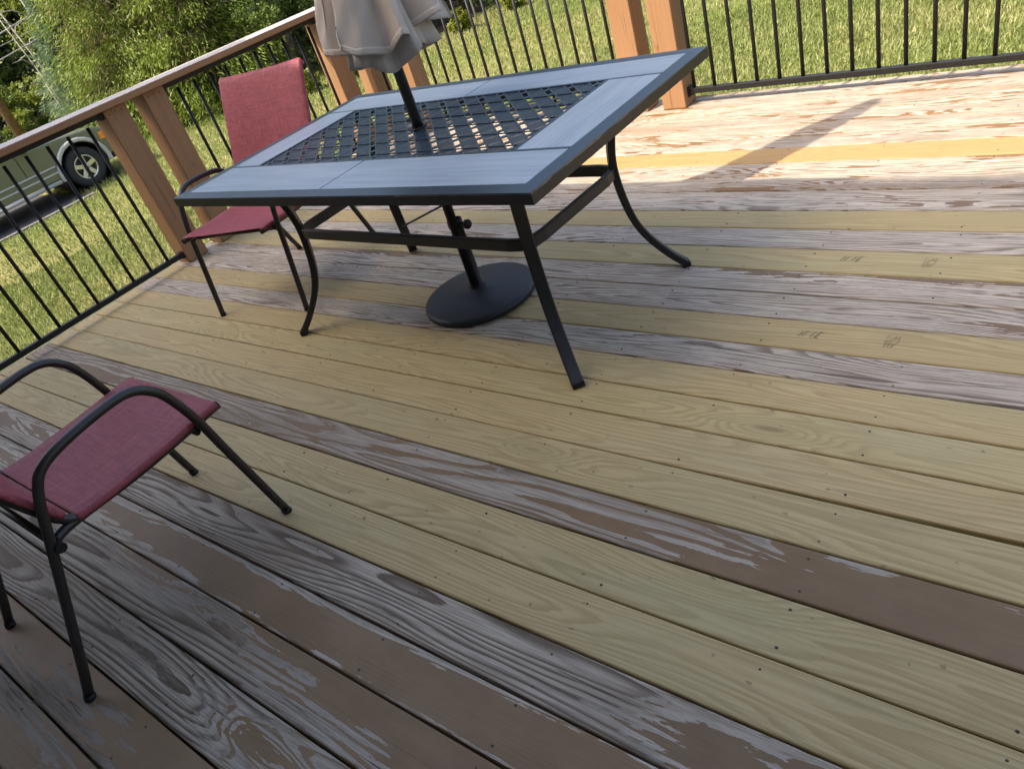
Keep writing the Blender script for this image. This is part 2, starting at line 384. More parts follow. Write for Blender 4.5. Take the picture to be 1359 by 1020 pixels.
for k in range(-6, 31):
    if k < -6: continue
    ya, yb = yedge(k), yedge(k+1)
    if k == -6: ya = 4.105
    gap = .0045 if k in NEW else .0055
    yc = (ya+yb)/2; hw = (ya-yb)/2 - gap/2
    xl = XL + random.uniform(-.004, .004)
    b = MB(); r = .005; zt = random.uniform(-.0016, .0006)
    xm = -1.0; sk = .052 if k == 13 else random.uniform(-.003, .003)
    rows = [(-hw, -.038), (-hw, -r+zt), (-hw+r*.35, -r*.3+zt), (-hw+r*1.1, zt), (hw-r*1.1, zt), (hw-r*.35, -r*.3+zt), (hw, -r+zt), (hw, -.038)]
    n = len(rows)
    sh = lambda y, f: y + (f*sk if y < 0 else 0)
    vs = [(xl, y, z) for y, z in rows] + [(xm, sh(y, .0), z) for y, z in rows] + [(XR, sh(y, 1.), z) for y, z in rows]
    fs = [(i+o_, i+1+o_, n+i+1+o_, n+i+o_) for o_ in (0, n) for i in range(n-1)] + [(n-1+o_, o_, n+o_, 2*n-1+o_) for o_ in (0, n)] + [tuple(range(n))[::-1], tuple(range(2*n, 3*n))]
    b.add(vs, fs)
    if k in NEW: m = board_mat('new_pine_board', 'new', 100+k, dark=random.uniform(.93, 1.05), freq=random.uniform(13, 20), knots=.55, tint=(.95, .76, .62) if k == 0 else ((.995, .98, .95) if k % 2 else (.975, .985, .95)))
    elif k in OLD: m = board_mat('worn_painted_board', 'old', 200+k, **OLD[k])
    elif k < 3: m = board_mat('worn_painted_board', 'old', 200+k, stops=[(-5, .46), (3.5, .46)], freq=22, dark=1.0, con=.8, knots=.85, ptint=(1.02, .88, .70))
    elif k > 23: m = board_mat('worn_painted_board', 'old', 200+k, stops=[(-5, .5), (3.5, .5)], dark=.7)
    b.build('deck_board', m, deck, loc=(0, yc, 0))
joist_m = simple_mat('joist_wood', (.16, .12, .07), .8, .2, 20)
xj = -4.50
screw = MB()
while xj < XR:
    MB().box((xj-.019, -1.17, -.26), (xj+.019, 4.06, -.041)).build('joist', joist_m, deck)
    for k in range(-6, 26):
        yc = (yedge(k)+yedge(k+1))/2
        for s in (-1, 1):
            if random.random() < .25: continue
            px, py = xj+random.uniform(-.008, .008), yc+s*random.uniform(.04, .05)
            screw.lathe([(0, .0006), (.0028, .0005), (.0036, -.001)], 7, (px, py, 0))
    xj += .4064
screw.build('screws', simple_mat('rusty_dark_screw', (.035, .028, .022), .6, .3, 300), deck, kind='stuff')
MB().box((XL-.040, -1.17, -.30), (XL-.004, 4.14, -.006)).build('rim_board', simple_mat('greenish_trim_wood', (.27, .27, .19), .75, .2, 20), deck, bevel=.004)
MB().box((XL, 4.108, -.30), (XR, 4.144, -.042)).build('rim_board', joist_m, deck, bevel=.004)
for x in (-4.3, -1.2, 2.2):
    for y in (.2, 3.9): MB().box((x-.07, y-.07, GZ-.3), (x+.07, y+.07, -.262)).build('support_post', joist_m, deck)
# faded ink stamps on two of the new boards
ink = simple_mat('faded_grey_ink', (.25, .20, .105), .8, .3, 400)
def stamp(x, y, rows):
    s = MB()
    for (dx, dy, w, h, sh) in rows:
        s.add([(x+dx, y+dy, .0011), (x+dx+w, y+dy, .0011), (x+dx+w+sh, y+dy+h, .0011), (x+dx+sh, y+dy+h, .0011)], [(0, 1, 2, 3)])
    return s
A = [(-.030, -.016, .003, .032, .012), (-.018, -.016, .003, .032, .012), (-.026, -.002, .009, .003, .001), (.004, -.016, .0035, .032, .012), (.018, -.016, .0035, .032, .012), (.018, -.016, .011, .003, 0), (.028, .013, .011, .003, 0)]
B = [(i*.010-.02, -.036+j*.022, .0026, .013, .004) for i in range(4) for j in range(3) if (i+j) % 4 != 3] + [(-.02, -.020, .03, .002, 0), (-.01, .006, .028, .002, 0)]
for (sx, sy) in ((-.72, 2.335), (-.71, 1.885)): stamp(sx, sy, A).build('ink_stamp', ink, deck)
for (sx, sy) in ((-.48, 2.335), (-.48, 1.895)): stamp(sx, sy, B).build('ink_stamp', ink, deck)

# ------------------------------------------------------------------ railings
def baluster_mesh(h):
    return MB().tube([(0, 0, 0), (0, 0, h)], .0098, 10)
def post(mb, x0, x1, y0, y1, h):
    return mb.box((x0, y0, .001), (x1, y1, h))
def nails(parent, x, ys, z):
    m = MB()
    for y in ys: m.lathe([(0, .0008), (.003, .0005), (.004, -.001)], 6, (x, y, z), axis='x')
    return m
RX, RY = -4.478, 3.972
lr = thing('deck_railing', 'black metal baluster railing with flat wooden cap along the left deck edge', 'railing', (RX, 2.0, 0))
inv = lambda p: (p[0]-RX, p[1]-2.0, p[2])
def lbox(a, b): return MB().box(inv(a), inv(b))
LP = [(1.985, 2.125), (2.238, 2.378), (3.61, 3.75)]
lp_x = (-4.580, -4.440)
for (a, b) in LP:
    p = lbox((lp_x[0], a, .001), (lp_x[1], b, .936)).build('post', M_POST, lr, bevel=.006)
    for i in range(3): MB().lathe([(0, .0012), (.0035, .0008), (.004, -.001)], 6, inv((lp_x[1]+.0002, a+.03+i*.038, .905+.006*(i % 2))), axis='x').build('nail', M_BLACK, p)
lbox((-4.602, -1.15, .937), (-4.388, 4.065, .973)).build('top_cap', M_CAP, lr, bevel=.005)
bal = None
spans = [(-1.15, 1.985), (2.378, 3.61)]
ly0 = 1.8818
for (a, b) in spans:
    lbox((-4.496, a, .9055), (-4.460, b, .9355)).build('top_rail', M_BLACK, lr, bevel=.003)
    lbox((-4.493, a, .043), (-4.463, b, .073)).build('bottom_rail', M_BLACK, lr, bevel=.003)
    for y in (a, b):
        if y < -1: continue
        s = 1 if y == a else -1
        MB().lathe([(0, 0), (.024, 0), (.024, .012), (.014, .02), (.014, .03)], 12, (0, 0, 0), axis='x')
        for z in (.058, .914):
            lbox((-4.50, min(y, y+s*.025), z-.022), (-4.456, max(y, y+s*.025), z+.022)).build('rail_bracket', M_BLACK, lr, bevel=.004)
    ys = [ly0 - i*.1193 for i in range(-20, 30)]
    for y in ys:
        if a+.03 < y < b-.03:
            if bal is None: bal = baluster_mesh(.817).build('baluster', M_BLACK, lr); bal.location = inv((RX, y, .072))
            else: share(bal, 'baluster', lr, inv((RX, y, .072)))
for y in (2.18,): pass
fr_ = thing('deck_railing', 'black metal baluster railing along the far deck edge beyond the table', 'railing', (0, RY, 0))
fp = [(-4.580, -4.440), (-4.19, -4.05), (-2.425, -2.285), (-2.188, -2.046)]
for (a, b) in fp:
    MB().box((a, -.067, .001), (b, .073, .936)).build('post', M_POST, fr_, bevel=.006)
MB().box((-4.386, -.085, .9372), (XR, .09, .9732)).build('top_cap', M_CAP, fr_, bevel=.005)
for (a, b) in ((-4.44, -4.19), (-4.05, -2.425), (-2.046, XR)):
    MB().box((a, -.018, .9055), (b, .018, .9355)).build('top_rail', M_BLACK, fr_, bevel=.003)
    MB().box((a, -.015, .060), (b, .015, .090)).build('bottom_rail', M_BLACK, fr_, bevel=.003)
    for x, s in ((a, 1), (b, -1)):
        if x > 3: continue
        br = MB().box((min(x, x+s*.012), -.028, .046), (max(x, x+s*.012), .028, .104))
        br.box((min(x+s*.012, x+s*.03), -.021, .053), (max(x+s*.012, x+s*.03), .021, .098))
        br.build('rail_bracket', M_BLACK, fr_, bevel=.004)
    xs = [-2.0118 + i*.1193 for i in range(-30, 60)]
    for x in xs:
        if a+.02 < x < b-.02: share(bal, 'baluster', fr_, (x, 0, .089))

# ------------------------------------------------------------------ patio table
TX, TY, TZ = -2.022, 1.885, .72
hx, hy = .867, .525
table = thing('patio_table', 'rectangular dark metal patio table with wood look tile border and open lattice centre', 'table', (TX, TY, 0))
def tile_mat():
    t = NT('sky_tinted_wood_look_tile'); v = t.coord()
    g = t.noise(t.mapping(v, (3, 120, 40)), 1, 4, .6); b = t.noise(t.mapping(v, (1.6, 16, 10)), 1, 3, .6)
    c = t.mix(t.smooth(g, .3, .72), (.31, .375, .44), (.20, .255, .315)); c = t.mix(t.math('MULTIPLY', t.smooth(b, .4, .7), .4), c, (.37, .43, .49))  # grey tile, sky reflection painted in as blue
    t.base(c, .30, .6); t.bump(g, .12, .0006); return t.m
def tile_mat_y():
    t = NT('sky_tinted_wood_look_tile_short'); v = t.coord()
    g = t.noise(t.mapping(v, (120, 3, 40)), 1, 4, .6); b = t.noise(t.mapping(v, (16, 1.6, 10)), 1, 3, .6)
    c = t.mix(t.smooth(g, .3, .72), (.31, .375, .44), (.20, .255, .315)); c = t.mix(t.math('MULTIPLY', t.smooth(b, .4, .7), .4), c, (.37, .43, .49))  # same reflected sky blue worked into the short tiles
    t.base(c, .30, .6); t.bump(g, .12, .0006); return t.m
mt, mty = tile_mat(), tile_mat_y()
# frame: top trim (mitred look), skirt
ft = MB(); sk_ = MB(); tw = .050
def frame_side(c0, c1, i0, i1, n0, n1):     # outer corners, inner corners, skirt return corners, all (x, y)
    vs = [(*c0, TZ-.001), (*c1, TZ-.001), (*i1, TZ), (*i0, TZ), (*i1, TZ-.010), (*i0, TZ-.010), (*c0, TZ-.005), (*c1, TZ-.005)]
    ft.add(vs, [(0, 1, 2, 3), (3, 2, 4, 5), (1, 0, 6, 7)])
    vs = [(*c0, TZ-.0052), (*c1, TZ-.0052), (*c1, TZ-.034), (*c0, TZ-.034), (*n1, TZ-.034), (*n0, TZ-.034)]
    sk_.add(vs, [(1, 0, 3, 2), (2, 3, 5, 4)])
cs = [(-hx, -hy), (hx, -hy), (hx, hy), (-hx, hy)]; ins = [(-hx+tw, -hy+tw), (hx-tw, -hy+tw), (hx-tw, hy-tw), (-hx+tw, hy-tw)]; rt = [(-hx+.02, -hy+.02), (hx-.02, -hy+.02), (hx-.02, hy-.02), (-hx+.02, hy-.02)]
for i in range(4):
    j = (i+1) % 4; frame_side(cs[i], cs[j], ins[i], ins[j], rt[i], rt[j])
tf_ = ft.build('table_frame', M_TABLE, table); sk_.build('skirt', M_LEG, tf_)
lx0, lx1, ly_0, ly_1 = -.638, .612, -.250, .290
x_in, y_in = hx-tw-.001, hy-tw-.001
g = .0070
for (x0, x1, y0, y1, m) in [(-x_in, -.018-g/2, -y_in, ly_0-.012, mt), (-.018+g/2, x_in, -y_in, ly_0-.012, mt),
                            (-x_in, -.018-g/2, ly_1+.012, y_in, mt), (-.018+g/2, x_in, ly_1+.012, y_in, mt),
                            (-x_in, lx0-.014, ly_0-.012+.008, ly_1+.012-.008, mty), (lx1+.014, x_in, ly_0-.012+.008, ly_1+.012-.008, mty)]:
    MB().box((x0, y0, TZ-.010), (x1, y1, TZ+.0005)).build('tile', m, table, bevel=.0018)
und = MB()
for y in (ly_0-.006, ly_1+.006): und.box((-x_in, y-.006, TZ-.024), (x_in, y+.006, TZ+.0012))
for x in (lx0-.007, lx1+.007): und.box((x-.006, ly_0, TZ-.024), (x+.006, ly_1, TZ+.0008))
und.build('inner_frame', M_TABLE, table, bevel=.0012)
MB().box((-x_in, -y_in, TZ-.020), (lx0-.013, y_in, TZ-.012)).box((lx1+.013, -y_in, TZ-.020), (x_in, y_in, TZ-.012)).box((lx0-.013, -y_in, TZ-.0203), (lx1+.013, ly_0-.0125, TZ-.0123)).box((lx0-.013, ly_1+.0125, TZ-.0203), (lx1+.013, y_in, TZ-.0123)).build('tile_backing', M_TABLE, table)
# lattice
# cast lattice on a square grid turned by 45 degrees: straps with square holes along one diagonal, basket blocks between
PU, PS = .0702, .0715; sw = .0265; Q = math.sqrt(.5)
u0, s0 = .260*Q, .264
def to_uv(x, y): return (x+y)*Q, (x-y)*Q
def strap_mb():       # one hole pitch of strap; local x across the strap, local y along it
    b = MB(); hw_ = .0088
    for q in (-1, 1): b.box((min(q*sw/2, q*hw_), -PS/2, -.0020), (max(q*sw/2, q*hw_), PS/2, .0026))
    for q in (-1, 1): b.box((-hw_, min(q*PS/2, q*(PS/2-.0095)), -.0018), (hw_, max(q*PS/2, q*(PS/2-.0095)), .0010))
    return b
def block_mb(w=PU-sw-.0002):
    b = MB(); th = .0012; y = -PS/2
    seq = []
    for kd in ('d0', 'd1', 'd0', 'long', 'd1', 'd0', 'd1'): seq += [('bar', .0052), (kd, .0052 if kd == 'long' else .0045)]
    tot = sum(q for _, q in seq); sc = PS/tot
    for kd, q in seq:
        q *= sc
        if kd == 'bar': b.box((-w/2, y, -th), (w/2, y+q, 0))
        elif kd == 'long':
            b.box((-w/2, y-.0002, -th), (-w/2+.003, y+q+.0002, -.0001)); b.box((w/2-.003, y-.0002, -th), (w/2, y+q+.0002, -.0001))
        else:
            n = 4; cw = w/n
            for i in range(n+1):
                x = -w/2 + i*cw + (cw/2 if kd == 'd1' else 0)
                xa, xb = max(-w/2, x-.0034), min(w/2, x+.0034)
                if xb > xa: b.box((xa, y-.0003, -th), (xb, y+q+.0003, -.0001))
        y += q
    return b
def clipped(mb, cx, cy, name, z):
    bm = bmesh.new(); M = Matrix.Translation((cx, cy, 0)) @ Matrix.Rotation(math.pi/4, 4, 'Z')
    vs = [bm.verts.new(M @ Vector(p)) for p in mb.v]
    for f in mb.f: bm.faces.new([vs[i] for i in f])
    for co, no in (((lx0, 0, 0), (-1, 0, 0)), ((lx1, 0, 0), (1, 0, 0)), ((0, ly_0, 0), (0, -1, 0)), ((0, ly_1, 0), (0, 1, 0))):
        bmesh.ops.bisect_plane(bm, geom=bm.verts[:]+bm.edges[:]+bm.faces[:], plane_co=co, plane_no=no, clear_outer=True)
    if not bm.faces: bm.free(); return
    me = bpy.data.meshes.new(name); bm.to_mesh(me); bm.free(); me.materials.append(M_TABLE)
    o = bpy.data.objects.new(name, me); COL.objects.link(o); o.parent = table; o.location = (0, 0, z)
proto_l = {}
for k in range(-16, 16):
    for j in range(-16, 10):
        for name, du, fn, hw2 in (('lattice_strap', 0, strap_mb, sw/2), ('lattice_block', PU/2, block_mb, (PU-sw)/2)):
            u, v = u0+k*PU+du, s0+j*PS
            cx, cy = (u+v)*Q, (u-v)*Q; ext = (hw2+PS/2)*Q
            if cx+ext < lx0+.002 or cx-ext > lx1-.002 or cy+ext < ly_0+.002 or cy-ext > ly_1-.002: continue
            if cx-ext > lx0 and cx+ext < lx1 and cy-ext > ly_0 and cy+ext < ly_1:
                if name not in proto_l:
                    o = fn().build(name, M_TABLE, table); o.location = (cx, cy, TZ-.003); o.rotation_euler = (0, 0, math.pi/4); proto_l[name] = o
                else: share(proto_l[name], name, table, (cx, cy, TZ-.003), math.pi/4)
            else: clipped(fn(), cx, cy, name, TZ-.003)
for i in range(5):
    y = .200-.103*i
    MB().box((lx0, y-.0011, TZ-.0036), (lx1, y+.0011, TZ+.0002)).build('lattice_ridge', M_TABLE, table)
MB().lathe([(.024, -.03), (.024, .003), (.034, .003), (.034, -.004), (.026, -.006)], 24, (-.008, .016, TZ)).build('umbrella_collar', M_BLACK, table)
def spl(pts, n=5):
    out = []
    for i in range(len(pts)-1):
        p0, p1, p2, p3 = pts[max(i-1, 0)], pts[i], pts[i+1], pts[min(i+2, len(pts)-1)]
        for j in range(n):
            u = j/n
            out.append(tuple(.5*((2*b)+(-a+c)*u+(2*a-5*b+4*c-d)*u*u+(-a+3*b-3*c+d)*u**3) for a, b, c, d in zip(p0, p1, p2, p3)))
    out.append(tuple(pts[-1])); return out
feet = [(-2.752, 1.515), (-1.292, 1.482), (-1.272, 2.242), (-2.745, 2.256)]
ctr = Vector((-2.02, 1.87))
legprof = [(-.135, .695), (-.168, .58), (-.188, .47), (-.182, .36), (-.160, .25), (-.122, .165), (-.055, .071), (0, .012)]
mids = []
for i, f in enumerate(feet):
    d = Vector((1 if f[0] > ctr.x else -1, .9 if f[1] > ctr.y else -.9)).normalized()
    pts = [(f[0]+d.x*s-TX, f[1]+d.y*s-TY, z) for s, z in spl(legprof)]
    lg = MB().bar(pts, .041, .026, upv=(d.x, d.y, 0), c=.3).build('leg', M_LEG, table)
    fx, fy = f[0]-TX, f[1]-TY
    MB().box((-.021, -.02, 0), (.021, .012, .022), Matrix.Translation((fx, fy, .001)) @ Matrix.Rotation(math.atan2(d.y, d.x)-math.pi/2, 4, 'Z')).build('foot_cap', M_BLACK, lg, bevel=.004)
    mids.append((f[0]-d.x*.188-TX, f[1]-d.y*.188-TY))
    # bracket from frame to leg head
    MB().box((-.03, -.06, -.004), (.03, .05, 0), Matrix.Translation((pts[0][0], pts[0][1], .6955)) @ Matrix.Rotation(math.atan2(d.y, d.x)-math.pi/2, 4, 'Z')).build('leg_bracket', M_LEG, table)
zs = .432
for i in range(4):
    a, b = Vector(mids[i]), Vector(mids[(i+1) % 4]); d = (b-a).normalized(); nrm = Vector((d.y, -d.x))
    if nrm.dot((a+b)/2) < 0: nrm = -nrm
    a2, b2 = a+d*.008, b-d*.008
    pts = [(a2.x, a2.y, zs)] + [(p.x+nrm.x*o, p.y+nrm.y*o, zs) for p, o in ((a+d*.03, .006), (a+d*.07, .012), (b-d*.07, .012), (b-d*.03, .006))] + [(b2.x, b2.y, zs)]
    MB().bar(pts, .018, .040, c=.3).build('stretcher', M_LEG, table)
MB().tube([(-2.615-TX, 2.145-TY, .19), (-1.44-TX, 2.125-TY, .60)], .0045, 8).build('brace_rod', M_BLACK, table)

# ------------------------------------------------------------------ umbrella and its base
UX, UY = -2.030, 1.901
base = thing('umbrella_base', 'round black weighted umbrella base on the deck under the table', 'umbrella base', (-2.035, 1.916, 0))
M_BASE = simple_mat('black_resin_base', (.022, .024, .027), .5, .25, 120, .45, bump=.15)
pl = MB().lathe([(0, .001), (.222, .001), (.232, .006), (.235, .022), (.231, .030), (.222, .034), (.205, .036), (.198, .0385), (.12, .045), (.05, .050), (.04, .058), (0, .058)], 56).build('weight_plate', M_BASE, base)
MB().lathe([(.034, .056), (.034, .068), (.0265, .070), (.0255, .318), (.030, .320), (.030, .350), (.021, .352)], 24).build('sleeve', M_BLACK, base)
kn = MB().tube([(.02, 0, .336), (.076, -.012, .336)], .0060, 8)
kd_ = MB()
Rk = Matrix.Translation((.055, -.010, .375)) @ Matrix.Rotation(-.2, 4, 'Z')
for i in range(1): pass
kd_.lathe([(0, 0), (.013, 0), (.0185, .005), (.0185, .018), (.013, .024), (0, .024)], 14, (.060, -.010, .336), axis='x')
k_o = kd_.build('knob', M_BLACK, base); kn.build('knob_stem', M_BLACK, k_o)
umb = thing('patio_umbrella', 'closed beige patio umbrella standing through the table centre', 'umbrella', (UX, UY, 0))
MB().tube([(0, 0, .07), (0, 0, 2.42)], .0192, 20).build('pole', M_BRONZE, umb)
def cloth_mat():
    t = NT('taupe_umbrella_cloth'); v = t.coord()
    w = t.noise(v, 500, 2, .5); a = t.noise(v, 6, 4, .6)
    c = t.mix(a, (.65, .575, .495), (.54, .47, .40)); c = t.mix(t.math('MULTIPLY', w, .25), c, (.47, .43, .40))
    t.base(c, .85, .2); t.bump(w, .15, .0006)
    tr = t.new('ShaderNodeBsdfTranslucent'); t.lk(c, tr.inputs[0]); mx = t.new('ShaderNodeMixShader'); mx.inputs[0].default_value = .18
    t.lk(t.b.outputs[0], mx.inputs[1]); t.lk(tr.outputs[0], mx.inputs[2]); t.lk(mx.outputs[0], t.out.inputs[0]); return t.m
M_CLOTH = cloth_mat()
def canopy():
    NA = 256
    rr = random.Random(5)
    ctrl = []
    for i in range(8):
        a = i*45 + 10
        ctrl.append((a + rr.uniform(-4, 4), 1.0 + rr.uniform(-.08, .10), rr.uniform(-.045, .035)))         # rib line, outer crease
        ctrl.append((a + 17 + rr.uniform(-4, 4), .90 + rr.uniform(-.05, .05), rr.uniform(-.02, .02)))      # panel billow
        ctrl.append((a + 31 + rr.uniform(-6, 6), .56 + rr.uniform(-.10, .12), rr.uniform(-.05, .0)))       # tucked valley
    ctrl.sort(); ext = ctrl + [(ctrl[0][0]+360, ctrl[0][1], ctrl[0][2])]
    ang = np.array([c[0] for c in ext]); rad = np.array([c[1] for c in ext]); hz = np.array([c[2] for c in ext])
    def R(z): return np.interp(z, [0, .05, .16, .30, .42, .9, 1.30, 1.46], [.222, .213, .185, .135, .115, .095, .058, .03])
    def P(a, h, off=0.):
        k = min(np.searchsorted(ang, a, side='right')-1, len(ang)-2); u = (a-ang[k])/(ang[k+1]-ang[k])
        us = u*u*(3-2*u)*.2+u*.8; t = h/1.46
        rf = rad[k]+(rad[k+1]-rad[k])*us; dz = hz[k]+(hz[k+1]-hz[k])*us
        wr = .0035*math.sin(a*.16+h*23)*math.exp(-h*5) + .0022*math.sin(a*.37-h*41+1.)
        r = R(h)*(1+(rf-1)*(1-.35*t)) + wr + off
        aa = math.radians(a + 22*t + 4*math.sin(h*6+1.3*k))
        return (r*math.cos(aa), r*math.sin(aa), 1.045 + dz*(1-t)**3 + h*.97)
    def sheet(hs, off, name, par, thick):
        vs = [P(ang[0]+360*i/NA, h, off) for h in hs for i in range(NA)]
        fs = [(j*NA+i, j*NA+(i+1) % NA, (j+1)*NA+(i+1) % NA, (j+1)*NA+i) for j in range(len(hs)-1) for i in range(NA)]
        m_ = MB(); m_.add(vs, fs, True); o = m_.build(name, M_CLOTH, par)
        so = o.modifiers.new('thick', 'SOLIDIFY'); so.thickness = thick; so.offset = -1
        return o
    o = sheet([1.46*(j/44)**1.5 for j in range(45)], 0., 'canopy', umb, .0012)
    sheet([-.001, .006, .013, .0205], .0008, 'hem_band', o, .0010)
    # inner tucked folds that hang a little lower
    b = MB(); vs = []; fs = []; NA2 = 180
    for j in range(9):
        t = j/8
        for i in range(NA2):
            a = 2*math.pi*i/NA2
            tri = abs(((a*5/(2*math.pi)+.13) % 1)*2-1)*2-1; tr2 = abs(((a*9/(2*math.pi)+.4) % 1)*2-1)*2-1
            r = (.140-.06*t)*(1+.24*tri+.12*tr2*(1-t))
            z = .965 + (.022*math.sin(3*a+.8)+.012*tri)*(1-t) + .32*t
            vs.append((r*math.cos(a), r*math.sin(a), z))
    for j in range(8):
        for i in range(NA2):
            i2 = (i+1) % NA2; fs.append((j*NA2+i, j*NA2+i2, (j+1)*NA2+i2, (j+1)*NA2+i))
    b.add(vs, fs, True); o2 = b.build('inner_fold', M_CLOTH, o)
    so = o2.modifiers.new('thick', 'SOLIDIFY'); so.thickness = .0018
    for i in range(8):
        a = math.radians(i*45+10)
        MB().tube([(.018*math.cos(a), .018*math.sin(a), 2.36), (.085*math.cos(a), .085*math.sin(a), 1.5), (.14*math.cos(a), .14*math.sin(a), 1.07)], .0045, 6).build('rib', M_BRONZE, umb)
    MB().lathe([(.0195, 2.40), (.035, 2.42), (.035, 2.44), (.018, 2.455), (.014, 2.48), (0, 2.49)], 16).build('finial', M_BRONZE, umb)
canopy()

# ------------------------------------------------------------------ sling chairs
def sling_mat():
    t = NT('red_sling_fabric'); v = t.coord()
    w1 = t.new('ShaderNodeTexWave', wave_type='BANDS', bands_direction='X'); t.lk(v, w1.inputs[0]); w1.inputs['Scale'].default_value = 95; w1.inputs['Distortion'].default_value = .4
    w2 = t.noise(t.mapping(v, (12, 130, 130)), 1, 3, .6); w3 = t.noise(t.mapping(v, (150, 10, 30)), 1, 3, .6)
    a = t.noise(v, 7, 3, .6)
    c = t.mix(t.smooth(w2, .3, .7), (.32, .062, .074), (.21, .040, .053)); c = t.mix(t.math('MULTIPLY', t.smooth(w3, .45, .7), .5), c, (.42, .11, .118))
    c = t.mix(t.math('MULTIPLY', a, .25), c, (.17, .03, .042))
    t.base(c, .62, .4); t.bump(t.math('ADD', w1.outputs['Fac'], w2), .25, .001); return t.m
M_SLING = sling_mat()
def chair(label, loc, rz, parts=None):
    c = thing('sling_chair', label, 'chair', loc, rz, 'red sling patio chairs')
    return c
def make_chair(label, loc, rz):
    c = chair(label, loc, rz)
    # local: y forward, x right, front foot at y=.340, rear foot y=-.345
    path = [(.340, .0), (.285, .30), (.262, .43), (.232, .530), (.205, .572), (.170, .598), (.120, .607), (.030, .602), (-.050, .590), (-.095, .573), (-.122, .545), (-.150, .49), (-.185, .40), (-.345, .0)]
    p2 = spl(path, 4)
    for s in (-1, 1):
        pts = [(s*(.272 + .006*min(1, z/.5)), y, max(z, .004)) for y, z in p2]
        lg = MB().tube(pts, .0128, 12).build('side_frame', M_BRONZE, c)
        for y in (.340, -.345): MB().tube([(s*.272, y, .0), (s*.272, y*.985, .016)], .0145, 10).build('foot_cap', M_BLACK, lg)
        # seat rail: from the front corner to the back, on to the rear leg; backrest upright
        MB().tube(spl([(s*.245, .345, .412), (s*.245, .1, .398), (s*.245, -.105, .402), (s*.250, -.165, .396)], 4), .0125, 10).build('seat_rail', M_BRONZE, c)
        MB().tube(spl([(s*.245, -.095, .402), (s*.246, -.135, .44), (s*.247, -.185, .55), (s*.247, -.275, .76), (s*.245, -.345, .900)], 4), .0125, 10).build('back_upright', M_BRONZE, c)
        b = MB().tube([(s*.245, .262, .400), (s*.262, .272, .385), (s*.280, .268, .392)], .008, 8).tube([(s*.240, -.165, .394), (s*.285, -.172, .394)], .009, 8)
        b.tube([(s*.285, -.172, .394), (s*.297, -.172, .394)], .014, 8)
        b.build('joint_bracket', M_BLACK, c)
    MB().tube([(-.277, -.176, .415), (.277, -.176, .415)], .0105, 10).build('rear_stretcher', M_BRONZE, c)
    MB().tube([(-.25, .255, .385), (.25, .255, .385)], .0095, 10).build('front_stretcher', M_BRONZE, c)
    MB().tube([(-.245, -.345, .895), (0, -.355, .899), (.245, -.345, .895)], .010, 10).build('top_bar', M_BRONZE, c)
    # slings, each a slightly sagging double-sided sheet
    def sling(name, line, hw, sag, cx=1.):
        us = [-1, -.993, -.965, -.8, -.6, -.4, -.2, 0, .2, .4, .6, .8, .965, .993, 1]; n, k = 24, 14; vs = []; fs = []
        for j in range(n+1):
            y, z = line(j/n)
            y2, z2 = line(min(1, j/n+.01)); y1, z1 = line(max(0, j/n-.01)); dy, dz = y2-y1, z2-z1; L = math.hypot(dy, dz); ny, nz = -dz/L, dy/L
            if nz < 0 and ny < 0: ny, nz = -ny, -nz
            for i in range(k+1):
                u = us[i]; sg = sag*(1-u*u)*math.sin(math.pi*min(1, max(0, j/n)))**.5
                wrap = (.002, .0145, .0185)[min(i, k-i, 2)]
                vs.append((u*hw, y+ny*(wrap-sg), z+nz*(wrap-sg)))
        for j in range(n):
            for i in range(k): fs.append((j*(k+1)+i, j*(k+1)+i+1, (j+1)*(k+1)+i+1, (j+1)*(k+1)+i))
        b = MB(); b.add(vs, fs, True); o = b.build(name, M_SLING, c)
        so = o.modifiers.new('thick', 'SOLIDIFY'); so.thickness = .003
    L1 = spl([(-.100, .399), (-.02, .395), (.15, .400), (.28, .408), (.338, .409)], 6)
    L2 = spl([(-.128, .432), (-.143, .458), (-.187, .55), (-.277, .76), (-.350, .916), (-.366, .910)], 6)
    def li(L):
        def f(t):
            x = t*(len(L)-1); i = min(int(x), len(L)-2); u = x-i
            return (L[i][0]*(1-u)+L[i+1][0]*u, L[i][1]*(1-u)+L[i+1][1]*u)
        return f
    sling('seat_sling', li(L1), .2595, .012)
    sling('back_sling', li(L2), .2615, .016)
    return c
proto = make_chair('red sling chair with curved arms in the foreground, turned towards the table', (-2.157, .367, 0), 0.)
c2 = proto.copy(); COL.objects.link(c2)
for ch in list(proto.children):
    k = ch.copy(); COL.objects.link(k); k.parent = c2
    for g_ in ch.children:
        d = g_.copy(); COL.objects.link(d); d.parent = k
c2.location = (-3.268, 1.945, 0); c2.rotation_euler = (0, 0, math.radians(193.8))
c2['label'] = 'red sling chair behind the left end of the table, beside the wooden posts'

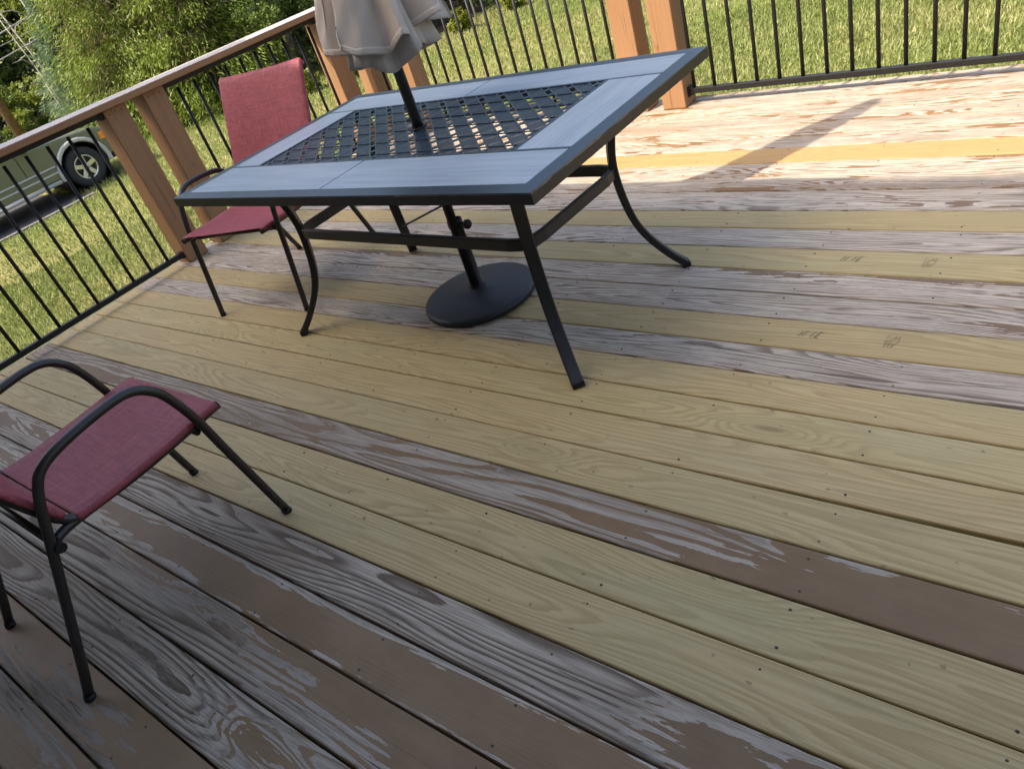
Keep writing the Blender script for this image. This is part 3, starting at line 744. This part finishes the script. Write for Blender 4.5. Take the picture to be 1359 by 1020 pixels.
# ------------------------------------------------------------------ off-road vehicle on the driveway
def suv():
    t = NT('olive_car_paint'); v = t.coord(); n = t.noise(v, 3, 3, .5)
    t.base(t.mix(n, (.105, .11, .072), (.13, .135, .09)), .22, .6); t.b.inputs['Coat Weight'].default_value = .6
    paint = t.m
    silver = simple_mat('pale_silver_trim', (.42, .42, .40), .35, .1, 30, .5)
    darkp = simple_mat('black_plastic', (.018, .018, .02), .5, .2, 30)
    rubber = simple_mat('tyre_rubber', (.02, .02, .021), .75, .2, 40)
    chrome = NT('alloy_wheel').base((.62, .60, .56), .28, .5, .85).m
    glass = NT('car_glass').base((.02, .03, .035), .05, .8).m
    r = thing('parked_car', 'olive green off road vehicle parked on the driveway beyond the left railing', 'car', (-16.1, 6.0, GZ+.012), 0)
    # local: y forward (front axle y=0), x to its right (+x faces the deck), z from ground
    hw = .90
    def arch(yc, R=.47, n=10):
        return [(yc + R*math.cos(a), .36 + R*math.sin(a)) for a in [math.pi*i/n for i in range(n+1)]]
    low = [(.72, .50), (.66, .40), (.47, .36)] + arch(0)[1:-1] + [(-.47, .36), (-2.38, .36)] + arch(-2.85)[1:-1] + [(-3.32, .36), (-3.86, .44), (-3.90, .9), (-3.86, 1.02)]
    top = [(-.95, 1.02), (-.2, .985), (.45, .93), (.62, .86), (.70, .72)]
    prof = low + top
    b = MB(); n = len(prof)
    lev = [(hw-.05, 0), (hw, 1)]
    def ring(x, sh=0): return [(x, y*(1-.0), z) for y, z in prof]
    def shr(x, f): return [(x, y, z if z < .9 else z) for y, z in prof]
    vs = ring(hw) + ring(-hw)
    fs = [tuple(range(n)), tuple(range(2*n-1, n-1, -1))] + [(i, i+n, (i+1) % n+n, (i+1) % n) for i in range(n)]
    b.add(vs, [f[::-1] for f in fs]); body = b.build('body', paint, r, bevel=.035, seg=3)
    # cabin
    cb = MB(); pr = [(-.92, 1.0), (-1.55, 1.58), (-1.85, 1.66), (-3.5, 1.66), (-3.82, 1.0)]; n = len(pr)
    cb.add([(.84 - .16*(z-1.0)/.66, y, z) for y, z in pr] + [(-.84 + .16*(z-1.0)/.66, y, z) for y, z in pr], [tuple(range(n)), tuple(range(2*n-1, n-1, -1))] + [((i+1) % n, i, i+n, (i+1) % n+n) for i in range(n)])
    cb.build('cabin', paint, r, bevel=.03)
    for (ya, yb, yc, yd) in ((-1.12, -1.60, -2.12, -2.12), (-2.20, -2.20, -3.0, -3.0)):
        w = MB(); x = lambda z: .843 - .16*(z-1.0)/.66
        w.add([(x(1.07)+.004, ya, 1.07), (x(1.55)+.004, yb, 1.55), (x(1.55)+.004, yc, 1.55), (x(1.07)+.004, yd, 1.07)], [(0, 1, 2, 3)]); w.build('side_window', glass, r)
    MB().add([(.72, -.985, 1.07), (-.72, -.985, 1.07), (-.64, -1.515, 1.56), (.64, -1.515, 1.56)], [(0, 1, 2, 3)]).build('windshield', glass, r)
    # doors
    d = MB().box((hw-.01, -2.146, .45), (hw+.006, -1.021, 1.0)).build('door', paint, r, bevel=.006)
    MB().box((hw+.006, -2.05, .86), (hw+.035, -1.88, .90)).build('handle', silver, d, bevel=.006)
    d = MB().box((hw-.01, -2.30, .45), (hw+.006, -2.164, 1.0)).build('door', paint, r, bevel=.006)
    MB().box((hw+.006, -.93, .99), (hw+.16, -.82, 1.13)).build('mirror', darkp, r, bevel=.02)
    for y in (-1.012, -2.155): MB().box((hw+.0005, y-.007, .44), (hw+.0035, y+.007, 1.0)).build('door_gap', darkp, r)
    # lower cladding, strips, step bar
    cl = MB().box((hw-.005, -2.38, .37), (hw+.014, -.50, .56)).build('cladding', silver if False else paint, r, bevel=.008)
    for z in (.575, .47): MB().box((hw+.004, -2.36, z), (hw+.024, -.5, z+.028)).build('side_moulding', silver, r, bevel=.006)
    MB().tube([(hw+.05, -2.30, .33), (hw+.05, -.56, .33)], .035, 10).build('step_bar', silver, r)
    # flares
    for yc in (0, -2.85):
        f = MB(); pts = []
        for i in range(15):
            a = math.pi*(-.04+1.08*i/14); pts.append((yc + .485*math.cos(a), .36+.485*math.sin(a)))
        f.bar([(hw+.02, y, z) for y, z in pts], .075, .07, upv=(1, 0, 0), c=.5); f.build('wheel_flare', silver, r)
        ins = MB().lathe([(0, -.3), (.46, -.3), (.46, .29)], 20, (hw-.32, yc, .36), axis='x'); ins.build('wheel_well', darkp, r)
        for sx in (1, -1):
            wl_ = MB().lathe([(.20, -.10), (.30, -.115), (.345, -.10), (.362, -.06), (.362, .06), (.345, .10), (.30, .115), (.235, .11), (.21, .09), (.20, .06)], 36, (sx*(hw-.10), yc, .36), axis='x')
            wo = wl_.build('wheel', rubber, r)
            rim = MB(); cx = sx*(hw-.10+.0)
            o = .085*sx
            rim.lathe([(.222, o), (.205, o+.012*sx), (.19, o), (.185, -.05*sx)], 36, (cx, yc, .36), axis='x')
            rim.lathe([(0, .085*sx), (.06, .085*sx), (.07, .06*sx), (.07, 0)], 18, (cx, yc, .36), axis='x')
            for k in range(5):
                a = 2*math.pi*k/5+.3
                rim.bar([(cx+.072*sx, yc+.05*math.cos(a), .36+.05*math.sin(a)), (cx+.078*sx, yc+.20*math.cos(a), .36+.20*math.sin(a))], .075, .02, upv=(1, 0, 0))
            rim.build('rim', chrome, wo)
            MB().lathe([(0, .02*sx), (.186, .02*sx)], 24, (cx, yc, .36), axis='x').build('brake_disc', darkp, wo)
    # front end
    MB().box((-.92, .66, .42), (.92, .80, .60)).build('bumper', silver, r, bevel=.03)
    MB().box((-.80, .60, .28), (.80, .74, .41)).build('air_dam', darkp, r, bevel=.02)
    MB().box((-.5, .70, .64), (.5, .735, .84)).build('grille', darkp, r, bevel=.01)
    for s in (-1, 1):
        MB().box((s*.70-.17, .68, .66), (s*.70+.17, .725, .83)).build('headlight', NT('lamp_glass').base((.6, .6, .6), .1, .6).m, r, bevel=.02)
        MB().box((s*.885-.022, .50, .665), (s*.885+.022, .70, .80)).build('turn_signal', simple_mat('amber_lens', (.75, .22, .03), .2, .1), r, bevel=.015)
    MB().box((-.7, -3.86, .95), (.7, -3.92, .6)).build('tailgate', paint, r)
suv()

# ------------------------------------------------------------------ vegetation
def leaf_mat(name, c1, c2, c3, trans=.35, rough=.5):
    t = NT(name)
    a = t.new('ShaderNodeAttribute', attribute_name='rnd')
    c = t.ramp(a.outputs['Fac'], [(0., c1), (.5, c2), (1., c3)])
    t.base(c, rough, .3)
    tr = t.new('ShaderNodeBsdfTranslucent'); t.lk(c, tr.inputs[0]); mx = t.new('ShaderNodeMixShader'); mx.inputs[0].default_value = trans
    t.lk(t.b.outputs[0], mx.inputs[1]); t.lk(tr.outputs[0], mx.inputs[2]); t.lk(mx.outputs[0], t.out.inputs[0]); return t.m
L_LIME = leaf_mat('lime_leaves', (.11, .145, .016), (.18, .225, .03), (.26, .30, .06))
L_DARK = leaf_mat('dark_leaves', (.03, .055, .012), (.055, .09, .02), (.09, .13, .03))
L_MID = leaf_mat('mid_leaves', (.07, .115, .02), (.12, .18, .036), (.18, .24, .065))
L_CEDAR = leaf_mat('cedar_sprays', (.10, .145, .016), (.165, .22, .03), (.23, .28, .055), .35)
L_PINE = leaf_mat('pine_needles', (.11, .17, .085), (.16, .23, .12), (.22, .29, .16), .3)
L_WEED = leaf_mat('weed_leaves', (.10, .13, .015), (.17, .20, .025), (.25, .26, .04), .4)
L_BROWN = leaf_mat('dry_twigs', (.07, .045, .025), (.10, .06, .035), (.14, .09, .05), .1)
L_GRASS = leaf_mat('grass_blades', (.14, .18, .04), (.23, .26, .08), (.42, .37, .19), .35, .55)
BARK = simple_mat('grey_brown_bark', (.11, .085, .065), .9, .35, 12, .2, bump=.6)
PALE = simple_mat('bleached_dead_wood', (.42, .39, .35), .8, .2, 12, .3)

def quads(c, t, b, L, Wd):
    """leaf-shaped quads at centres c, direction t, side b"""
    n = len(c); L = L[:, None]; Wd = Wd[:, None]
    v = np.empty((n, 4, 3)); v[:, 0] = c; v[:, 1] = c+t*L*.45+b*Wd; v[:, 2] = c+t*L; v[:, 3] = c+t*L*.45-b*Wd
    return v.reshape(-1, 3), np.arange(4*n).reshape(n, 4)
def unit(v): return v/np.maximum(1e-6, np.linalg.norm(v, axis=1, keepdims=True))
def rand_dir(n): return unit(rng.normal(size=(n, 3)))
def bark_rings(): pass
ZTOP = 3.0
def broadleaf(center, rad, n, leaf=.09, clumps=60, zmin=None, flat=.8):
    """leaf clumps spread over an uneven crown; returns verts, faces, rnd. Fewer leaves high above."""
    C = np.array(center); R = np.array(rad)
    d = rand_dir(clumps); rr = rng.uniform(.35, 1.05, clumps)**.6
    cc = C + d*R*rr[:, None]
    cr = rng.uniform(.12, .30, clumps)*min(R)
    tone = rng.uniform(0, 1, clumps)
    k = rng.integers(0, clumps, n)
    # twigs inside each clump: leaves line up along a few shoots, so the outline is ragged
    sh = rand_dir(clumps*9).reshape(clumps, 9, 3); sh[:, :, 2] = sh[:, :, 2]*.7 + .1
    q = rng.integers(0, 9, n); u = rng.uniform(.05, 1.1, n)**.7
    p = cc[k] + sh[k, q]*(u*cr[k])[:, None] + rng.normal(0, 1, (n, 3))*(.13*cr[k])[:, None]
    m = rng.uniform(0, 1, n) < np.where(p[:, 2] > ZTOP, .3, 1.)
    if zmin is not None: m &= p[:, 2] > zmin
    p, k, q = p[m], k[m], q[m]
    n = len(p)
    t = unit(.9*rand_dir(n) + .7*sh[k, q] + np.array([0, 0, -.35])); b = unit(np.cross(t, rand_dir(n) + np.array([0, 0, .8])))
    v, f = quads(p, t, b, leaf*rng.uniform(.5, 1.3, n), leaf*.30*rng.uniform(.7, 1.2, n))
    a = np.clip(.25+.5*tone[k]+rng.normal(0, .2, n), 0, 1)
    return v, f, np.repeat(a, 4)
def limbs(base, top, nb, spread, r0):
    m = MB(); base = Vector(base); top = Vector(top)
    pts = [base + (top-base)*u + Vector((math.sin(u*5+base.x)*.06, math.cos(u*4+base.y)*.06, 0)) for u in np.linspace(0, 1, 7)]
    m.tube(pts, lambda u: r0*(1.15-.95*u), 8)
    for i in range(nb):
        u = random.uniform(.25, .92); p = base+(top-base)*u; a = random.uniform(0, 6.28); L = spread*random.uniform(.5, 1.)*(1.15-u*.6)
        e = p+Vector((math.cos(a)*L, math.sin(a)*L, L*random.uniform(.1, .6)))
        m.tube([p, (p+e)/2+Vector((0, 0, .08*L)), e], lambda q, u=u: r0*(.45-.35*u)*(1-.8*q)+.004, 5)
    return m
def tree(name, label, cat, x, y, h, crown_c, crown_r, n, mat, leaf=.09, clumps=70, group=None, trunk=.12, nb=10, zmin=GZ+.1):
    t = thing(name, label, cat, (x, y, GZ), 0, group)
    limbs((0, 0, -.05), (0.1, 0, h*.86), nb, crown_r[0]*.9, trunk).build('trunk', BARK, t)
    v, f, a = broadleaf((x+crown_c[0], y+crown_c[1], GZ+crown_c[2]), crown_r, n, leaf, clumps, zmin)
    np_mesh('crown', v-np.array([x, y, GZ]), f, mat, t, a); return t
def conifer(name, label, x, y, h, r, n, mat, leaf=.13, group=None, droop=.3, zlow=.0, cat='tree', dense_low=True, width=.10):
    t = thing(name, label, cat, (x, y, GZ), 0, group)
    m = MB(); m.tube([(0, 0, -.05), (.03, 0, h*.5), (0, 0, h*.97)], lambda u: .12*(1-u)*h/7+.012, 8)
    nbr = 190; P = []; T = []; A = []
    per = n//nbr
    for i in range(nbr):
        z = h*(zlow + (.97-zlow)*((i+.5)/nbr)**(1.35 if dense_low else 1.)); a = i*2.399+random.uniform(-.3, .3)
        L = r*(1-(z/h)**1.25)*random.uniform(.72, 1.12)+.10
        d = np.array([math.cos(a), math.sin(a), random.uniform(-.05, .35)]); e = d*L
        if i % 3 == 0: m.tube([(0, 0, z), (e[0]*.5, e[1]*.5, z+e[2]*.5), (e[0]*.9, e[1]*.9, z+e[2]*.8)], lambda u: .014*(1-.8*u)+.002, 4)
        u = rng.uniform(.15, 1, per)**.7
        c = np.array([0, 0, z]) + u[:, None]*e + rng.normal(0, .09*L+.03, (per, 3))*np.array([1, 1, .6]); c[:, 2] -= droop*L*u**2*.5
        c[:, 2] = np.maximum(c[:, 2], .05)
        P.append(c); T.append(unit(np.array([math.cos(a), math.sin(a), -.15-droop]) + rng.normal(0, .45, (per, 3)))); A.append(np.clip(.5+random.uniform(-.3, .3)+rng.normal(0, .16, per)+.2*(u-.6), 0, 1))
    P = np.concatenate(P); T = np.concatenate(T); A = np.concatenate(A); nn = len(P)
    b = unit(np.cross(T, rand_dir(nn)))
    v, f = quads(P, T, b, leaf*rng.uniform(.6, 1.3, nn), leaf*width*2*rng.uniform(.7, 1.3, nn))
    m.build('trunk', BARK, t); np_mesh('crown', v, f, mat, t, np.repeat(A, 4))
    if mat is L_CEDAR:      # browned inner twigs
        n2 = 1300; a2 = rng.normal(.6, .5, n2) + 4.6; rr = r*rng.uniform(.55, .95, n2); z2 = rng.uniform(.8, 3.6, n2)
        P2 = np.stack([np.cos(a2)*rr, np.sin(a2)*rr, z2], 1)*np.array([.8, .8, 1]); T2 = unit(np.stack([np.cos(a2), np.sin(a2), -.6+0*a2], 1)+rng.normal(0, .5, (n2, 3)))
        v, f = quads(P2, T2, unit(np.cross(T2, rand_dir(n2))), .2*rng.uniform(.6, 1.3, n2), .007*rng.uniform(.7, 1.5, n2))
        np_mesh('dry_twigs', v, f, L_BROWN, t, np.repeat(rng.uniform(0, 1, n2), 4))
    return t

G_EV = 'evergreens at the wood edge'
conifer('evergreen_tree', 'feathery evergreen growing right behind the first pair of posts', -18.3, 9.6, 7.5, 1.9, 70000, L_CEDAR, .13, G_EV, .5, width=.045)
conifer('evergreen_tree', 'tall feathery evergreen left of the red chair back', -16.9, 10.4, 8.2, 2.0, 70000, L_CEDAR, .13, G_EV, .5, width=.045)
conifer('evergreen_tree', 'dark evergreen half hidden behind the feathery evergreens', -20.2, 11.6, 9, 2.2, 36000, L_MID, .11, G_EV, .3)
conifer('pine_tree', 'small soft blue green pine just above the rail cap', -20.0, 9.0, 3.3, 1.2, 34000, L_PINE, .15, None, .1, width=.03)
tree('leafy_tree', 'bright lime green tree rising behind the small pine', 'tree', -22.0, 11.0, 6.5, (0, 0, 3.6), (2.0, 2.0, 3.0), 70000, L_LIME, .065, 120)
tree('leafy_tree', 'broad leaved tree above the red chair back', 'tree', -15.6, 11.6, 7, (0, 0, 3.7), (1.9, 1.9, 3.3), 70000, L_MID, .07, 110)
tree('leafy_tree', 'light green tree top between the evergreens and lime tree', 'tree', -20.6, 12.6, 9, (0, 0, 5.2), (2.3, 2.3, 3.4), 34000, L_LIME, .08, 80)
for (x, y, r, h, n, m, lab) in [(-24.2, 8.0, 1.5, 2.1, 26000, L_MID, 'rounded green shrub beside the brown utility pole'), (-23.0, 9.0, 1.2, 1.7, 20000, L_LIME, 'light green shrub below the pale dead trunks'),
                          (-25.5, 6.6, 1.5, 2.0, 16000, L_MID, 'green shrub behind the parked vehicle'), (-14.6, 12.2, .8, 1.2, 5000, L_DARK, 'dark low shrub under the trees right of the chair back')]:
    tree('shrub', lab, 'shrub', x, y, h, (0, 0, h*.5), (r, r, h*.55), n, m, .06, 60, None, .03, 6, GZ+.02)
for i, (x, y, lab) in enumerate([(-16.6, 8.9, 'yellow green weed on the grass below the evergreens'), (-13.0, 10.8, 'leafy yellow green weed left of the umbrella'), (-11.75, 13.2, 'yellow green weed at the dark wood edge'), (-11.3, 14.6, 'weed clump beside the bare wood edge'), (-13.6, 10.2, 'low weed behind the corner of the railing')]):
    v, f, a = broadleaf((x, y, GZ+.22), (.22, .22, .26), 1100, .11, 12, GZ+.01)
    o = np_mesh('weed', v-np.array([x, y, GZ]), f, L_WEED, None, a); o.location = (x, y, GZ); tag(o, lab, 'weed')
# tall trees of the wood behind: trunks in deep shade under a high canopy
wood = [(-13.6, 14.2), (-12.6, 16.6), (-15.4, 15.2), (-17.6, 14.8), (-14.4, 18.2), (-11.8, 19.4), (-20.0, 15.6), (-23.4, 13.4), (-25.6, 11.2), (-27.8, 9.2), (-22.4, 17.4), (-17.2, 19.6), (-28.6, 12.6), (-25.6, 15.4), (-30, 7.0), (-13.4, 22.2), (-31.6, 10.0)]
for i, (x, y) in enumerate(wood):
    h = random.uniform(9, 12)
    tree('wood_tree', 'tall tree in the dark wood behind the lawn', 'tree', x, y, h, (0, 0, h*.68), (3.0, 3.0, h*.36), 9000, L_DARK, .2, 60, 'tall trees of the dark wood', .15, 9, GZ+2.6)
for (x, y, h, lab) in [(-10.5, -8.2, 9, 'unseen leafy tree added left of the house to block sky light'), (-14.5, -7.5, 9, 'unseen leafy tree added second from the house to block sky light'), (-19.0, -9.5, 10, 'unseen leafy tree added at the driveway side to block sky light'), (-31.5, 2.2, 11, 'unseen dark tree added across the driveway to shade the wood'), (-35.0, 5.0, 12, 'unseen tall tree added behind the one across the driveway to shade the wood')]:  # trees added out of view to block sky light and shade the wood
    tree('added_shade_tree', lab, 'tree', x, y, h, (0, 0, h*.55), (3.2, 3.2, h*.45), 14000, L_DARK, .36, 80, None, .2, 10, GZ+.4)
MB().box((-60, 12.6, GZ), (-12.6, 40, GZ+.012)).build('forest_floor', simple_mat('shade_dark_leaf_litter', (.020, .016, .011), .95, .5, 6, .1, bump=.8), kind='structure')  # shade under the trees is put into this dark litter colour
# far wood as one mass + understory scrub
vs, fs, at = [], [], []; off = 0
for i in range(95):
    u = i/94; a = math.radians(-82 + 60*u + random.uniform(-1, 1)); D = random.uniform(27, 40) if u < .62 else random.uniform(24, 38)
    x, y = math.sin(a)*D, math.cos(a)*D; z = random.uniform(.4, 6.5)
    v, f, q = broadleaf((x, y, GZ+z), (2.4, 2.4, 2.0), 1100, .3, 14, GZ)
    vs.append(v); fs.append(f+off); at.append(q); off += len(v)
np_mesh('far_wood', np.concatenate(vs), np.concatenate(fs), L_DARK, None, np.concatenate(at), 'stuff')
vs, fs, at = [], [], []; off = 0
for i in range(60):
    x = random.uniform(-21, -12.4); y = 12.6 + (x+21)*.20 + random.uniform(.6, 6)
    v, f, q = broadleaf((x, y, GZ+random.uniform(.2, 1.4)), (.7, .7, .6), 420, .09, 12, GZ)
    vs.append(v); fs.append(f+off); at.append(q); off += len(v)
np_mesh('undergrowth', np.concatenate(vs), np.concatenate(fs), L_DARK, None, np.concatenate(at), 'stuff')
# pale dead trunks with side branches
def dead(x, y, h, lean, br, r, lab):
    m = MB(); m.tube([(0, 0, -.05), (lean[0]*.5, lean[1]*.5, h*.5), (lean[0], lean[1], h)], lambda u: r*(1-.6*u), 7)
    for (z, dx, dy, dz) in br:
        u = z/h; p = Vector((lean[0]*u, lean[1]*u, z)); e = p+Vector((dx, dy, dz))
        m.tube([p, (p*.6+e*.4)+Vector((0, 0, .12)), e], lambda q: r*.55*(1-.7*q), 5)
    o = m.build('dead_tree', PALE, None, loc=(x, y, GZ)); return tag(o, lab, 'dead tree')
dead(-20.2, 8.86, 6, (.0, -.25), [(2.3, .1, -.55, .12), (2.9, .0, -.8, .30), (2.7, .2, .4, .3), (1.9, .1, .35, .3), (3.6, .1, -.6, .2)], .032, 'pale dead trunk in front of the lime tree')
dead(-20.25, 8.63, 5, (.0, -.72), [(1.1, .1, .35, .15), (1.4, .1, .5, .2), (2.1, -.1, -.35, .1), (2.3, .1, .3, .25), (2.9, .1, -.5, .2)], .030, 'pale dead trunk with bare twigs above the shrub')
dead(-20.15, 8.42, 4, (.0, -.50), [(2.0, .0, -.4, .2), (2.6, .1, .4, .3)], .022, 'thin leaning dead trunk at the far left')
dead(-20.2, 8.22, 1.75, (.02, -.04), [(.95, .05, .25, .2), (1.3, -.05, -.35, .15), (1.5, 0, .3, .15)], .018, 'short dead branch standing by the shrubs')
for i, (x, y, lab) in enumerate([(-12.6, 11.4, 'grey bare sapling right of the red chair back'), (-11.9, 13.9, 'grey bare sapling at the dark wood edge'), (-11.6, 14.9, 'second grey sapling in the dark wood gap')]):
    dead(x, y, 4.5, (random.uniform(-.3, .3), random.uniform(-.3, .3), ), [(1.2, .3, .4, .4), (1.8, -.4, .2, .5), (.8, .2, -.3, .3)], .022, lab)
# utility pole and cables
pole_m = simple_mat('brown_pole_wood', (.20, .125, .07), .85, .25, 10, .2, bump=.4)
up_ = thing('utility_pole', 'brown wooden utility pole rising behind the parked vehicle', 'pole', (-21.5, 7.49, GZ))
MB().tube([(0, 0, -.1), (0, 0, 8.5)], lambda u: .115-.03*u, 14).build('shaft', pole_m, up_)
MB().box((-.05, -.9, 7.9), (.05, .9, 8.02)).build('crossarm', pole_m, up_)
cab = simple_mat('grey_cable', (.34, .33, .32), .6, .1, 30)
for (z0, sl, y0, x, r, lab) in [(1.603, .165, 7.9, -20.2, .018, 'upper grey overhead cable at the far left'), (1.14, .13, 7.58, -20.2, .015, 'lowest grey overhead cable at the far left'), (1.378, .09, 7.74, -20.3, .008, 'thin overhead cable between the two thicker ones')]:
    pts = [(x, y, z0+sl*(y-y0)+.006*(y-y0)**2) for y in np.linspace(-8, 20, 24)]
    o = MB().tube(pts, r, 6).build('overhead_cable', cab, None); tag(o, lab, 'cable')

# ------------------------------------------------------------------ grass
def grass():
    P = []
    def region(n, x0, x1, y0, y1, cond):
        x = rng.uniform(x0, x1, n); y = rng.uniform(y0, y1, n); m = cond(x, y); P.append(np.stack([x[m], y[m]], 1))
    def ok(x, y):
        deck_ = (x > -4.62) & (x < XR) & (y < 4.14)
        drv = (x > -19.7) & (x < -14.58) & (y < 5.68)
        fl_ = (x < -12.6) & (y > 12.6+0*x)
        az = np.degrees(np.arctan2(x, y)); d = np.hypot(x, y)
        return ~deck_ & ~drv & ~fl_ & (az > -88) & (az < 12) & (d < 26)
    dist = lambda x, y: np.hypot(x, y)
    region(330000, -27, 5, -1.5, 26, lambda x, y: ok(x, y) & (dist(x, y) > 12))
    region(420000, -14.6, 4, -1.5, 13, lambda x, y: ok(x, y) & (dist(x, y) <= 12))
    p = np.concatenate(P); n = len(p); d = np.hypot(p[:, 0], p[:, 1])
    cl = np.sin(p[:, 0]*2.1+np.sin(p[:, 1]*1.3)*2)*np.sin(p[:, 1]*1.7+np.sin(p[:, 0]*.9)*2)
    cl2 = np.sin(p[:, 0]*.55+1.0+np.sin(p[:, 1]*.4))*np.sin(p[:, 1]*.6+2.+np.sin(p[:, 0]*.5))
    h = (.028+.032*rng.uniform(0, 1, n)+.008*cl)*(1+.025*d)
    w = (.0035+.0035*rng.uniform(0, 1, n))*(1+.06*d)
    a = rng.uniform(0, 2*np.pi, n); lean = rng.uniform(.15, .95, n)
    b = np.stack([np.cos(a), np.sin(a), 0*a], 1); la = a+rng.uniform(-1, 1, n)+1.57
    tip = np.stack([np.cos(la)*lean*h, np.sin(la)*lean*h, h], 1)
    c = np.stack([p[:, 0], p[:, 1], np.full(n, GZ)], 1)
    v = np.empty((n, 3, 3)); v[:, 0] = c-b*w[:, None]; v[:, 1] = c+b*w[:, None]; v[:, 2] = c+tip
    att = np.clip(.42+.16*cl+.16*cl2+rng.normal(0, .22, n), 0, 1)
    np_mesh('grass', v.reshape(-1, 3), np.arange(3*n).reshape(n, 3), L_GRASS, None, np.repeat(att, 3), 'stuff')
grass()
